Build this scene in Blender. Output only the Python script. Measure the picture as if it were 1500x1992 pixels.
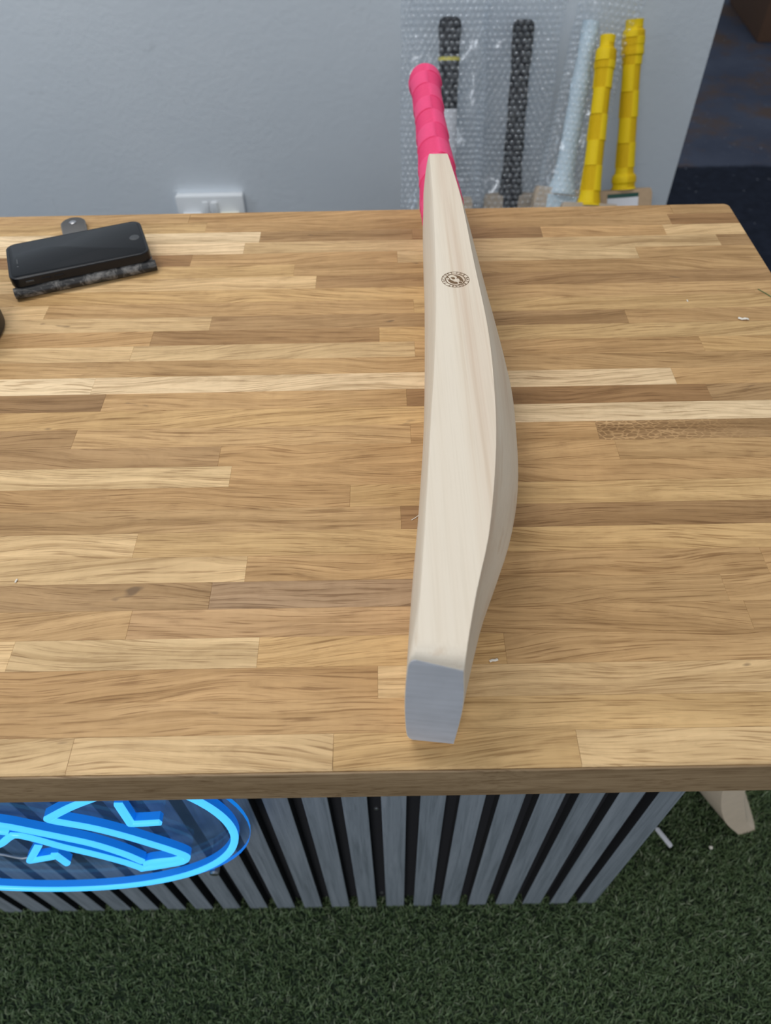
import bpy, bmesh, math, random
import numpy as np
from mathutils import Vector, Matrix, Euler, noise

for o in list(bpy.data.objects):
    bpy.data.objects.remove(o)
S = bpy.context.scene
C = S.collection
PI = math.pi
rnd = random.Random(7)
H = 0.79            # worktop height above the floor

# ---------------------------------------------------------------- camera
cam_d = bpy.data.cameras.new('camera')
cam = bpy.data.objects.new('camera', cam_d)
C.objects.link(cam)
S.camera = cam
cam_d.sensor_fit = 'VERTICAL'
cam_d.sensor_height = 36.0
cam_d.lens = 1448.37 / 1992 * 36.0
cam_d.clip_start = 0.02
cr = Vector((0.999848622, -0.011517905, -0.013041123))
cu = Vector((0.01721645, 0.76328005, 0.645838339))
cf = Vector((-0.002515324, 0.645965095, -0.763362803))
mw = Matrix((cr, cu, -cf)).transposed().to_4x4()
mw.translation = Vector((0, -0.16618, H + 0.42928))
cam.matrix_world = mw
cam_d.dof.use_dof = True
cam_d.dof.focus_distance = 0.55
cam_d.dof.aperture_fstop = 8.2

# ---------------------------------------------------------------- world, lamps, exposure
W = bpy.data.worlds.new('world')
S.world = W
W.use_nodes = True
bg = W.node_tree.nodes['Background']
bg.inputs[0].default_value = (0.75, 0.88, 1.0, 1)
bg.inputs[1].default_value = 0.30


def lamp(name, loc, size, power, col, rot=(0, 0, 0)):
    d = bpy.data.lights.new(name, 'AREA')
    d.shape = 'RECTANGLE'
    d.size, d.size_y = size
    d.energy = power
    d.color = col
    o = bpy.data.objects.new(name, d)
    o.location = loc
    o.rotation_euler = rot
    C.objects.link(o)
    return o


lamp('unseen_ceiling_light', (-0.72, 0.75, 2.55), (1.2, 0.6), 18, (1.0, 0.975, 0.94))
lamp('unseen_ceiling_light', (1.7, 0.75, 2.6), (1.2, 0.6), 9, (1.0, 0.97, 0.93))
lamp('unseen_ceiling_light', (-0.6, -2.3, 2.6), (1.2, 0.6), 62, (0.97, 0.98, 1.0))
lamp('unseen_ceiling_light', (-2.6, -0.4, 2.6), (1.2, 0.6), 23, (0.72, 0.86, 1.0))  # unseen cool fill, added to grey the left side of the bat

vs = S.view_settings
vs.view_transform = 'Standard'
vs.look = 'None'
vs.gamma = 1.0
vs.exposure = 0.0
vs.use_curve_mapping = False
S.cycles.transparent_max_bounces = 32


# ---------------------------------------------------------------- helpers
def srgb(r, g, b):
    f = lambda c: (c / 255 / 12.92) if c / 255 <= 0.04045 else ((c / 255 + 0.055) / 1.055) ** 2.4
    return (f(r), f(g), f(b), 1.0)


class NT:
    def __init__(self, name):
        self.m = bpy.data.materials.new(name)
        self.m.use_nodes = True
        self.t = self.m.node_tree
        self.b = self.t.nodes['Principled BSDF']
        self.out = self.t.nodes['Material Output']

    def n(self, typ, **kw):
        nd = self.t.nodes.new(typ)
        for k, v in kw.items():
            if k.startswith('i_'):
                key = k[2:]
                nd.inputs[int(key) if key.isdigit() else key].default_value = v
            else:
                setattr(nd, k, v)
        return nd

    def l(self, a, b):
        self.t.links.new(a, b)

    def set(self, **kw):
        for k, v in kw.items():
            self.b.inputs[k.replace('_', ' ')].default_value = v
        return self

    def coord(self, scale=(1, 1, 1), rand=False, rot=(0, 0, 0)):
        tc = self.n('ShaderNodeTexCoord')
        mp = self.n('ShaderNodeMapping')
        mp.inputs['Scale'].default_value = scale
        mp.inputs['Rotation'].default_value = rot
        src = tc.outputs['Object']
        if rand:
            oi = self.n('ShaderNodeObjectInfo')
            mul = self.n('ShaderNodeVectorMath', operation='SCALE')
            mul.inputs[0].default_value = (13.7, 7.3, 5.1)
            self.l(oi.outputs['Random'], mul.inputs['Scale'])
            add = self.n('ShaderNodeVectorMath', operation='ADD')
            self.l(src, add.inputs[0])
            self.l(mul.outputs[0], add.inputs[1])
            src = add.outputs[0]
        self.l(src, mp.inputs['Vector'])
        return mp.outputs['Vector']

    def noise(self, vec, scale, detail=4, rough=0.55, dist=0.0):
        nd = self.n('ShaderNodeTexNoise')
        nd.inputs['Scale'].default_value = scale
        nd.inputs['Detail'].default_value = detail
        nd.inputs['Roughness'].default_value = rough
        nd.inputs['Distortion'].default_value = dist
        self.l(vec, nd.inputs['Vector'])
        return nd.outputs['Fac']

    def ramp(self, fac, stops, interp='LINEAR'):
        nd = self.n('ShaderNodeValToRGB')
        nd.color_ramp.interpolation = interp
        e = nd.color_ramp.elements
        while len(e) < len(stops):
            e.new(0.5)
        for el, (p, c) in zip(e, stops):
            el.position = p
            el.color = c if len(c) == 4 else (*c, 1)
        self.l(fac, nd.inputs['Fac'])
        return nd.outputs['Color']

    def mix(self, a, b, fac, mode='MIX'):
        nd = self.n('ShaderNodeMix', data_type='RGBA', blend_type=mode)
        for i, v in ((0, fac), (6, a), (7, b)):
            if isinstance(v, (int, float, tuple)):
                nd.inputs[i].default_value = v
            else:
                self.l(v, nd.inputs[i])
        return nd.outputs[2]

    def bump(self, h, strength=0.2, dist=0.001):
        nd = self.n('ShaderNodeBump')
        nd.inputs['Strength'].default_value = strength
        nd.inputs['Distance'].default_value = dist
        self.l(h, nd.inputs['Height'])
        self.l(nd.outputs['Normal'], self.b.inputs['Normal'])


def g(v):
    return (v, v, v, 1)


def plain(name, col, rough=0.5, spec=0.5, metal=0.0, var=0.08, nscale=60):
    """A plain colour with a little procedural mottling."""
    k = NT(name)
    f = k.noise(k.coord(), nscale, 3)
    c = k.mix(col, tuple(x * (1 - var * 2) for x in col[:3]) + (1,), f)
    k.l(c, k.b.inputs['Base Color'])
    k.set(Roughness=rough, Metallic=metal)
    k.b.inputs['Specular IOR Level'].default_value = spec
    return k.m


def link(o, parent=None):
    C.objects.link(o)
    if parent is not None:
        o.parent = parent
    return o


def mesh(name, verts, faces, mats, parent=None, smooth=None, fmat=None):
    me = bpy.data.meshes.new(name)
    me.from_pydata([tuple(v) for v in verts], [], faces)
    for m in (mats if isinstance(mats, (list, tuple)) else [mats]):
        me.materials.append(m)
    if fmat is not None:
        me.polygons.foreach_set('material_index', fmat)
    if smooth is not None:
        me.polygons.foreach_set('use_smooth', [True] * len(me.polygons))
        me.set_sharp_from_angle(angle=math.radians(smooth))
    me.update()
    return link(bpy.data.objects.new(name, me), parent)


def from_bm(name, bm, mats, parent=None, smooth=None):
    bmesh.ops.recalc_face_normals(bm, faces=bm.faces)
    me = bpy.data.meshes.new(name)
    bm.to_mesh(me)
    bm.free()
    for m in (mats if isinstance(mats, (list, tuple)) else [mats]):
        me.materials.append(m)
    if smooth is not None:
        me.polygons.foreach_set('use_smooth', [True] * len(me.polygons))
        me.set_sharp_from_angle(angle=math.radians(smooth))
    return link(bpy.data.objects.new(name, me), parent)


def bm_box(bm, x0, x1, y0, y1, z0, z1, bev=0.0, seg=2):
    r = bmesh.ops.create_cube(bm, size=1.0)
    vs_ = r['verts']
    for v in vs_:
        v.co = Vector(((x0 + x1) / 2 + v.co.x * (x1 - x0), (y0 + y1) / 2 + v.co.y * (y1 - y0), (z0 + z1) / 2 + v.co.z * (z1 - z0)))
    if bev:
        es = list({e for v in vs_ for e in v.link_edges})
        bmesh.ops.bevel(bm, geom=es, offset=bev, segments=seg, affect='EDGES', profile=0.5)


def box(name, x0, x1, y0, y1, z0, z1, m, parent=None, bev=0.0, seg=2):
    bm = bmesh.new()
    bm_box(bm, x0, x1, y0, y1, z0, z1, bev, seg)
    return from_bm(name, bm, m, parent, smooth=40 if bev else None)


def prism(poly, z0, z1, bev=0.0):
    """Rounded plan polygon (x,y list) raised from z0 to z1, top edge eased by bev."""
    n = len(poly)
    cx = sum(p[0] for p in poly) / n
    cy = sum(p[1] for p in poly) / n
    vs_, fs = [], []
    rings = [(z0, 0.0), (z1 - bev, 0.0)]
    if bev:
        rings += [(z1 - bev * 0.3, bev * 0.3), (z1, bev)]
    for z, ins in rings:
        for x, y in poly:
            d = math.hypot(x - cx, y - cy) or 1
            vs_.append((x - (x - cx) / d * ins, y - (y - cy) / d * ins, z))
    for r in range(len(rings) - 1):
        for i in range(n):
            j = (i + 1) % n
            fs.append((r * n + i, r * n + j, (r + 1) * n + j, (r + 1) * n + i))
    fs.append(tuple(range(n - 1, -1, -1)))
    fs.append(tuple((len(rings) - 1) * n + i for i in range(n)))
    return vs_, fs


def rrect(w, h, r, k=6):
    pts = []
    for cx, cy, a0 in ((w / 2 - r, h / 2 - r, 0), (-w / 2 + r, h / 2 - r, 90), (-w / 2 + r, -h / 2 + r, 180), (w / 2 - r, -h / 2 + r, 270)):
        for i in range(k + 1):
            a = math.radians(a0 + 90 * i / k)
            pts.append((cx + r * math.cos(a), cy + r * math.sin(a)))
    return pts


def lathe(profile, n=24):
    vs_, fs = [], []
    for r, z in profile:
        for i in range(n):
            a = 2 * PI * i / n
            vs_.append((r * math.cos(a), r * math.sin(a), z))
    for k in range(len(profile) - 1):
        for i in range(n):
            j = (i + 1) % n
            fs.append((k * n + i, k * n + j, (k + 1) * n + j, (k + 1) * n + i))
    fs.append(tuple(range(n - 1, -1, -1)))
    fs.append(tuple((len(profile) - 1) * n + i for i in range(n)))
    return vs_, fs


def tube(path, r, n=8, flat=1.0, up=Vector((0, 0, 1))):
    vs_, fs = [], []
    P = [Vector(p) for p in path]
    for i, p in enumerate(P):
        t = (P[min(i + 1, len(P) - 1)] - P[max(i - 1, 0)]).normalized()
        a = t.cross(up)
        if a.length < 1e-4:
            a = t.cross(Vector((1, 0, 0)))
        a.normalize()
        b = a.cross(t).normalized()
        for k in range(n):
            q = 2 * PI * k / n
            vs_.append(p + a * (r * math.cos(q)) + b * (r * flat * math.sin(q)))
    for i in range(len(P) - 1):
        for k in range(n):
            j = (k + 1) % n
            fs.append((i * n + k, i * n + j, (i + 1) * n + j, (i + 1) * n + k))
    fs.append(tuple(range(n - 1, -1, -1)))
    fs.append(tuple((len(P) - 1) * n + k for k in range(n)))
    return vs_, fs


def empty(name, loc=(0, 0, 0), rotz=0.0, parent=None):
    o = bpy.data.objects.new(name, None)
    o.empty_display_size = 0.05
    o.location = loc
    o.rotation_euler = (0, 0, rotz)
    return link(o, parent)


def tag(o, label, cat, group=None, kind=None):
    o['label'] = label
    o['category'] = cat
    if group:
        o['group'] = group
    if kind:
        o['kind'] = kind
    return o


def lerp_table(tab, x):
    if x <= tab[0][0]:
        return tab[0][1]
    for (a, va), (b, vb) in zip(tab, tab[1:]):
        if x <= b:
            f = (x - a) / (b - a)
            return va + (vb - va) * f
    return tab[-1][1]


def spline_table(tab, x):
    """Catmull-Rom through (x, value) rows."""
    n = len(tab)
    if x <= tab[0][0]:
        return tab[0][1]
    if x >= tab[-1][0]:
        return tab[-1][1]
    i = max(k for k in range(n - 1) if tab[k][0] <= x)
    x1, y1 = tab[i]
    x2, y2 = tab[i + 1]
    d = (y2 - y1) / (x2 - x1)
    m1 = ((y2 - tab[i - 1][1]) / (x2 - tab[i - 1][0])) if i > 0 else d
    m2 = ((tab[i + 2][1] - y1) / (tab[i + 2][0] - x1)) if i < n - 2 else d
    h = x2 - x1
    t = (x - x1) / h
    return (2 * t**3 - 3 * t**2 + 1) * y1 + (t**3 - 2 * t**2 + t) * h * m1 + (-2 * t**3 + 3 * t**2) * y2 + (t**3 - t**2) * h * m2


# ---------------------------------------------------------------- materials
def mat_oak(name='oiled_oak', fleck=False):
    k = NT(name)
    oi = k.n('ShaderNodeObjectInfo')
    v = k.coord((1, 1, 1), rand=True)
    # lean of the grain differs from stave to stave
    rot = k.n('ShaderNodeVectorRotate', rotation_type='Z_AXIS')
    ma = k.n('ShaderNodeMath', operation='MULTIPLY_ADD')
    ma.inputs[1].default_value = 0.20
    ma.inputs[2].default_value = -0.10
    k.l(oi.outputs['Random'], ma.inputs[0])
    k.l(v, rot.inputs['Vector'])
    k.l(ma.outputs[0], rot.inputs['Angle'])

    # slow sideways drift of the grain: waves, arches
    m0 = k.n('ShaderNodeMapping')
    m0.inputs['Scale'].default_value = (7, 22, 22)
    k.l(rot.outputs[0], m0.inputs['Vector'])
    drift = k.n('ShaderNodeMath', operation='MULTIPLY_ADD')
    drift.inputs[1].default_value = 0.030
    drift.inputs[2].default_value = -0.015
    k.l(k.noise(m0.outputs[0], 1.0, 1, 0.4), drift.inputs[0])
    cmb = k.n('ShaderNodeCombineXYZ')
    k.l(drift.outputs[0], cmb.inputs['Y'])
    flow = k.n('ShaderNodeVectorMath', operation='ADD')
    k.l(rot.outputs[0], flow.inputs[0])
    k.l(cmb.outputs[0], flow.inputs[1])

    def mp(s):
        m = k.n('ShaderNodeMapping')
        m.inputs['Scale'].default_value = s
        k.l(flow.outputs[0], m.inputs['Vector'])
        return m.outputs[0]
    broad = k.noise(mp((3.5, 38, 38)), 1.0, 3, 0.5, 0.6)
    rings = k.noise(mp((4.5, 260, 260)), 1.0, 5, 0.66, 0.5)
    pores = k.noise(mp((26, 1000, 1000)), 1.0, 2, 0.5)
    ray = k.noise(mp((160, 30, 30)), 1.0, 2, 0.5)
    mott = k.noise(mp((13, 75, 75)), 1.0, 4, 0.65, 2.2)
    c = oi.outputs['Color']
    c = k.mix(c, k.ramp(broad, [(0.30, (0.74, 0.70, 0.64)), (0.52, (1, 1, 1)), (0.75, (1.14, 1.15, 1.17))]), 0.8, 'MULTIPLY')
    c = k.mix(c, k.ramp(rings, [(0.32, (0.60, 0.53, 0.44)), (0.47, (0.95, 0.94, 0.92)), (0.66, (1.14, 1.15, 1.16))]), 0.72, 'MULTIPLY')
    c = k.mix(c, k.ramp(mott, [(0.25, (0.78, 0.75, 0.72)), (0.5, (1, 1, 1)), (0.8, (1.10, 1.10, 1.10))]), 0.9, 'MULTIPLY')
    c = k.mix(c, k.ramp(pores, [(0.33, (0.50, 0.42, 0.34)), (0.45, (1, 1, 1))]), 0.75, 'MULTIPLY')
    c = k.mix(c, k.ramp(ray, [(0.30, (0.90, 0.88, 0.86)), (0.6, (1, 1, 1))]), 0.35, 'MULTIPLY')
    knot = k.noise(mp((28, 70, 70)), 1.0, 2, 0.5)
    c = k.mix(c, (0.16, 0.095, 0.05, 1), k.ramp(knot, [(0.745, g(0)), (0.79, g(0.8))]))
    if fleck:                           # quarter-sawn figure: a net of pale rays, fading along the stave
        vo = k.n('ShaderNodeTexVoronoi', feature='DISTANCE_TO_EDGE')
        vo.inputs['Scale'].default_value = 1.0
        k.l(mp((150, 330, 330)), vo.inputs['Vector'])
        tc2 = k.n('ShaderNodeTexCoord')
        sx = k.n('ShaderNodeSeparateXYZ')
        k.l(tc2.outputs['Object'], sx.inputs[0])
        fade = k.n('ShaderNodeMapRange')
        fade.inputs['From Min'].default_value = 0.03
        fade.inputs['From Max'].default_value = -0.07
        k.l(sx.outputs['X'], fade.inputs['Value'])
        net = k.ramp(vo.outputs['Distance'], [(0.03, (1.35, 1.38, 1.42)), (0.14, (0.80, 0.76, 0.72))])
        c = k.mix(c, net, fade.outputs[0], 'MULTIPLY')
    k.l(c, k.b.inputs['Base Color'])
    k.l(k.ramp(rings, [(0.3, g(0.62)), (0.7, g(0.48))]), k.b.inputs['Roughness'])
    k.b.inputs['Specular IOR Level'].default_value = 0.28
    k.bump(pores, 0.25, 0.0004)
    return k.m


def mat_willow():
    k = NT('sanded_willow')
    v1 = k.coord((46, 1.1, 46), rand=True)
    v2 = k.coord((150, 2.0, 150), rand=True)
    v3 = k.coord((700, 14, 700))
    a = k.noise(v1, 1.0, 2, 0.5, 0.3)
    b = k.noise(v2, 1.0, 3, 0.5, 0.5)
    f = k.noise(v3, 1.0, 2)
    c = k.ramp(a, [(0.30, (0.700, 0.565, 0.440)), (0.46, (0.770, 0.665, 0.535)), (0.62, (0.795, 0.700, 0.575)), (0.8, (0.770, 0.675, 0.545))])
    c = k.mix(c, k.ramp(b, [(0.28, (0.86, 0.78, 0.71)), (0.40, (1, 1, 1))]), 0.55, 'MULTIPLY')
    c = k.mix(c, k.ramp(f, [(0.35, (0.93, 0.92, 0.90)), (0.55, (1, 1, 1))]), 0.5, 'MULTIPLY')
    k.l(c, k.b.inputs['Base Color'])
    k.set(Roughness=0.55)
    k.b.inputs['Specular IOR Level'].default_value = 0.25
    k.bump(f, 0.08, 0.0003)
    return k.m


def mat_toe():
    k = NT('shaded_toe_end_grain')
    a = k.noise(k.coord((8, 1, 190)), 1.0, 3)
    b = k.noise(k.coord((60, 60, 60)), 1.0, 3)
    c = k.ramp(a, [(0.35, (0.44, 0.45, 0.485)), (0.6, (0.50, 0.51, 0.55))])  # end grain, with shade and blue neon bounce painted into its colour
    c = k.mix(c, k.ramp(b, [(0.3, g(0.88)), (0.7, g(1.05))]), 0.6, 'MULTIPLY')
    k.l(c, k.b.inputs['Base Color'])
    k.set(Roughness=0.6)
    return k.m


def mat_wall():
    k = NT('painted_plaster')
    v = k.coord()
    a = k.noise(v, 3.0, 4, 0.6)
    b = k.noise(v, 90, 4, 0.6)
    d = k.noise(v, 14, 5, 0.7, 1.0)
    c = k.ramp(a, [(0.3, srgb(222, 229, 236)), (0.7, srgb(229, 235, 241))])
    c = k.mix(c, k.ramp(d, [(0.26, g(0.84)), (0.36, g(1.0))]), 0.7, 'MULTIPLY')
    k.l(c, k.b.inputs['Base Color'])
    k.set(Roughness=0.42)
    k.b.inputs['Specular IOR Level'].default_value = 0.35
    h = k.mix(b, d, 0.35)
    k.bump(h, 0.22, 0.004)
    return k.m


def mat_floor():
    k = NT('painted_concrete')
    tc = k.n('ShaderNodeTexCoord')
    sep = k.n('ShaderNodeSeparateXYZ')
    k.l(tc.outputs['Object'], sep.inputs[0])
    v = k.coord()
    wob = k.noise(v, 9, 4, 0.6)
    add = k.n('ShaderNodeMath', operation='MULTIPLY_ADD')
    add.inputs[1].default_value = 0.05
    k.l(wob, add.inputs[0])
    k.l(sep.outputs['Y'], add.inputs[2])
    step = k.ramp(add.outputs[0], [(0.0, g(0)), (1.0, g(1))])
    m = k.n('ShaderNodeMapRange')
    m.inputs['From Min'].default_value = 2.435
    m.inputs['From Max'].default_value = 2.455
    k.l(add.outputs[0], m.inputs['Value'])
    big = k.noise(v, 2.2, 4, 0.6)
    sm = k.noise(v, 26, 3, 0.7)
    rust = k.noise(v, 3.4, 5, 0.65)
    near = k.ramp(sm, [(0.3, srgb(25, 29, 42)), (0.7, srgb(42, 47, 62))])
    far = k.ramp(big, [(0.3, srgb(72, 77, 95)), (0.7, srgb(98, 103, 120))])
    far = k.mix(far, srgb(108, 88, 78), k.ramp(rust, [(0.48, g(0)), (0.62, g(0.9))]))
    c = k.mix(near, far, m.outputs[0])
    spk = k.noise(v, 55, 2, 0.5)
    c = k.mix(c, srgb(150, 150, 158), k.ramp(spk, [(0.70, g(0)), (0.73, g(0.8))]))
    k.l(c, k.b.inputs['Base Color'])
    k.set(Roughness=0.7)
    k.b.inputs['Specular IOR Level'].default_value = 0.15
    k.bump(sm, 0.2, 0.003)
    return k.m


def mat_grass():
    k = NT('turf_fibre')
    at = k.n('ShaderNodeAttribute', attribute_name='tint', attribute_type='GEOMETRY')
    c = k.ramp(at.outputs['Fac'], [(0.0, (0.056, 0.094, 0.034)), (0.45, (0.108, 0.164, 0.068)), (0.8, (0.165, 0.212, 0.098)), (1.0, (0.23, 0.26, 0.16))])
    k.l(c, k.b.inputs['Base Color'])
    k.set(Roughness=0.5)
    return k.m


def mat_slat():
    k = NT('grey_oak_veneer')
    v = k.coord((140, 140, 4.5), rand=True)
    a = k.noise(v, 1.0, 5, 0.6, 0.9)
    p = k.noise(k.coord((900, 900, 30), rand=True), 1.0, 2)
    c = k.ramp(a, [(0.3, (0.155, 0.180, 0.205)), (0.5, (0.220, 0.250, 0.285)), (0.72, (0.275, 0.305, 0.345))])
    c = k.mix(c, k.ramp(p, [(0.3, g(0.72)), (0.42, g(1))]), 0.6, 'MULTIPLY')
    k.l(c, k.b.inputs['Base Color'])
    k.set(Roughness=0.6)
    k.bump(a, 0.15, 0.0006)
    return k.m


def mat_grip(name, col, ribs=0.0):
    k = NT(name)
    f = k.noise(k.coord(), 300, 2)
    c = k.mix(col, tuple(x * 0.86 for x in col[:3]) + (1,), f)
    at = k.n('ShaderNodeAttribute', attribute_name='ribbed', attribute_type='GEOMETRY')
    c = k.mix(c, (0.90, 0.84, 0.87, 1), at.outputs['Fac'], 'MULTIPLY')  # self-shadowing between the ribs, painted in as a darker base colour
    k.l(c, k.b.inputs['Base Color'])
    k.set(Roughness=0.62)
    k.b.inputs['Specular IOR Level'].default_value = 0.3
    k.bump(f, 0.12, 0.0004)
    return k.m


def mat_plastic_film(name, clear, white, rough):
    """Thin clear film: mostly lets light straight through, with a sheen and a little milkiness."""
    k = NT(name)
    tr = k.n('ShaderNodeBsdfTransparent')
    tr.inputs[0].default_value = (0.985, 0.992, 1.0, 1)
    gl = k.n('ShaderNodeBsdfGlossy')
    gl.inputs['Roughness'].default_value = rough
    gl.inputs['Color'].default_value = (0.95, 0.97, 1, 1)
    df = k.n('ShaderNodeBsdfDiffuse')
    df.inputs['Color'].default_value = (0.80, 0.83, 0.86, 1)
    f = k.noise(k.coord(), 130, 2)
    m1 = k.n('ShaderNodeMixShader')
    m1.inputs[0].default_value = white
    k.l(gl.outputs[0], m1.inputs[1])
    k.l(df.outputs[0], m1.inputs[2])
    m2 = k.n('ShaderNodeMixShader')
    rr = k.ramp(f, [(0.35, g(clear + 0.05)), (0.65, g(clear - 0.06))])
    k.l(rr, m2.inputs[0])
    k.l(m1.outputs[0], m2.inputs[1])
    k.l(tr.outputs[0], m2.inputs[2])
    k.l(m2.outputs[0], k.out.inputs['Surface'])
    return k.m


def mat_acrylic():
    k = NT('neon_hazed_clear_acrylic')
    tr = k.n('ShaderNodeBsdfTransparent')
    tr.inputs[0].default_value = (0.80, 0.90, 0.99, 1)
    gl = k.n('ShaderNodeBsdfGlossy')
    gl.inputs['Roughness'].default_value = 0.05
    df = k.n('ShaderNodeBsdfDiffuse')
    f = k.noise(k.coord(), 35, 3)
    k.l(k.ramp(f, [(0.3, (0.25, 0.45, 0.75)), (0.7, (0.35, 0.55, 0.85))]), df.inputs['Color'])  # haze of scattered neon light, painted in as blue
    m1 = k.n('ShaderNodeMixShader')
    m1.inputs[0].default_value = 0.6
    k.l(gl.outputs[0], m1.inputs[1])
    k.l(df.outputs[0], m1.inputs[2])
    m2 = k.n('ShaderNodeMixShader')
    m2.inputs[0].default_value = 0.88
    k.l(m1.outputs[0], m2.inputs[1])
    k.l(tr.outputs[0], m2.inputs[2])
    k.l(m2.outputs[0], k.out.inputs['Surface'])
    return k.m


def mat_emit(name, col, strength, base=(0.02, 0.2, 0.6, 1)):
    k = NT(name)
    f = k.noise(k.coord(), 40, 2)
    c = k.mix(col, tuple(x * 0.88 for x in col[:3]) + (1,), f)
    k.l(c, k.b.inputs['Emission Color'])
    k.b.inputs['Emission Strength'].default_value = strength
    k.set(Base_Color=base, Roughness=0.35)
    return k.m


M = dict(
    oak=mat_oak(), oak_fleck=mat_oak('flecked_oak', True), willow=mat_willow(), toe=mat_toe(), wall=mat_wall(), floor=mat_floor(), grass=mat_grass(), slat=mat_slat(),
    turf_back=plain('turf_backing', (0.035, 0.056, 0.028, 1), 0.9, var=0.2, nscale=400),
    felt=plain('black_felt', (0.012, 0.012, 0.016, 1), 0.95),
    carcass=plain('counter_carcass', (0.05, 0.05, 0.055, 1), 0.7),
    pink=mat_grip('pink_rubber', (0.97, 0.080, 0.235, 1)),
    yellow=mat_grip('yellow_rubber', (0.86, 0.60, 0.004, 1)),
    black_grip=mat_grip('black_rubber', (0.016, 0.017, 0.022, 1)),
    pale_grip=mat_grip('pale_blue_rubber', (0.60, 0.72, 0.80, 1)),
    twine=plain('white_twine', (0.62, 0.65, 0.68, 1), 0.7, nscale=400),
    dark_print=plain('dark_print', (0.03, 0.05, 0.06, 1), 0.5),
    green_print=plain('green_print', (0.01, 0.07, 0.05, 1), 0.5),
    blue_print=plain('blue_print', (0.10, 0.20, 0.42, 1), 0.5),
    yellow_band=plain('yellow_band', (0.72, 0.62, 0.10, 1), 0.5),
    white_paper=plain('white_paper', (0.74, 0.74, 0.78, 1), 0.6),
    warm_willow=plain('warm_willow', (0.82, 0.66, 0.50, 1), 0.6, nscale=45, var=0.08),
    dull_wood=plain('dull_willow', (0.50, 0.40, 0.30, 1), 0.6, nscale=70, var=0.12),
    tan_wood=plain('tan_wood', (0.52, 0.36, 0.22, 1), 0.6, nscale=90, var=0.12),
    burn=plain('laser_burn', (0.20, 0.115, 0.055, 1), 0.8, var=0.15, nscale=900),
    film=mat_plastic_film('bubble_film', 0.945, 0.75, 0.10),
    bubble=mat_plastic_film('bubble_dome', 0.84, 0.50, 0.07),
    acrylic=mat_acrylic(),
    acrylic_edge=mat_emit('edge_lit_acrylic', (0.0, 0.20, 0.75, 1), 0.9),
    neon=mat_emit('neon_face', (0.085, 0.55, 1.0, 1), 1.15),
    jacket=mat_emit('neon_jacket', (0.0, 0.16, 0.70, 1), 0.52),
    steel=plain('steel', (0.42, 0.42, 0.44, 1), 0.3, metal=0.9),
    clear_wire=plain('silver_wire', (0.55, 0.58, 0.62, 1), 0.3),
    white_plastic=plain('white_plastic', (0.76, 0.78, 0.80, 1), 0.35, var=0.03),
    cream_plastic=plain('cream_plastic', (0.80, 0.78, 0.66, 1), 0.4, var=0.03),
    phone=plain('phone_bumper', (0.010, 0.011, 0.014, 1), 0.28, spec=0.3, var=0.05),
    glass=plain('screen_glass', (0.010, 0.011, 0.013, 1), 0.06, spec=0.13, var=0.02),
    phone_grey=plain('phone_grey', (0.045, 0.048, 0.052, 1), 0.4),
    brown_card=plain('brown_cardboard', (0.19, 0.10, 0.06, 1), 0.8, nscale=20),
    tape=plain('parcel_tape', (0.16, 0.10, 0.06, 1), 0.35),
    black_plastic=plain('black_plastic', (0.012, 0.012, 0.013, 1), 0.5),
    shaving=plain('pale_shaving', (0.82, 0.76, 0.66, 1), 0.7),
    green_fibre=plain('green_fibre', (0.06, 0.13, 0.03, 1), 0.6),
)


def mat_leather(name='worn_black_leather', lo=0.60, amt=0.5):
    k = NT(name)
    v = k.coord()
    a = k.noise(v, 55, 5, 0.7, 0.6)
    geo = k.n('ShaderNodeNewGeometry')
    wear = k.ramp(geo.outputs['Pointiness'], [(0.52, g(0)), (0.62, g(1))])
    sp = k.ramp(a, [(lo, g(0)), (lo + 0.15, g(amt))])
    c = k.mix((0.012, 0.012, 0.013, 1), (0.22, 0.21, 0.20, 1), sp)
    c = k.mix(c, (0.32, 0.30, 0.28, 1), wear)
    k.l(c, k.b.inputs['Base Color'])
    k.set(Roughness=0.5)
    k.bump(a, 0.4, 0.0008)
    return k.m


M['leather'] = mat_leather()
M['scuffed'] = mat_leather('scuffed_black_leather', 0.47, 0.85)
M['worn_rim'] = plain('worn_grey_rim', (0.20, 0.19, 0.18, 1), 0.7, var=0.25, nscale=500)

# ================================================================ the setting
YW, XW = 1.42, 0.633
w = box('wall_back', -3.2, XW, YW, YW + 0.11, 0.0, 2.5, M['wall'], bev=0.002)
w['kind'] = 'structure'
f = mesh('floor', [(-4, -2.5, 0), (5, -2.5, 0), (5, 7, 0), (-4, 7, 0)], [(0, 1, 2, 3)], M['floor'])
f['kind'] = 'structure'

# ---------------------------------------------------------------- artificial turf: nobody could count its blades
TX0, TX1, TY0, TY1 = -1.3, 1.25, -0.75, 0.72


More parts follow.
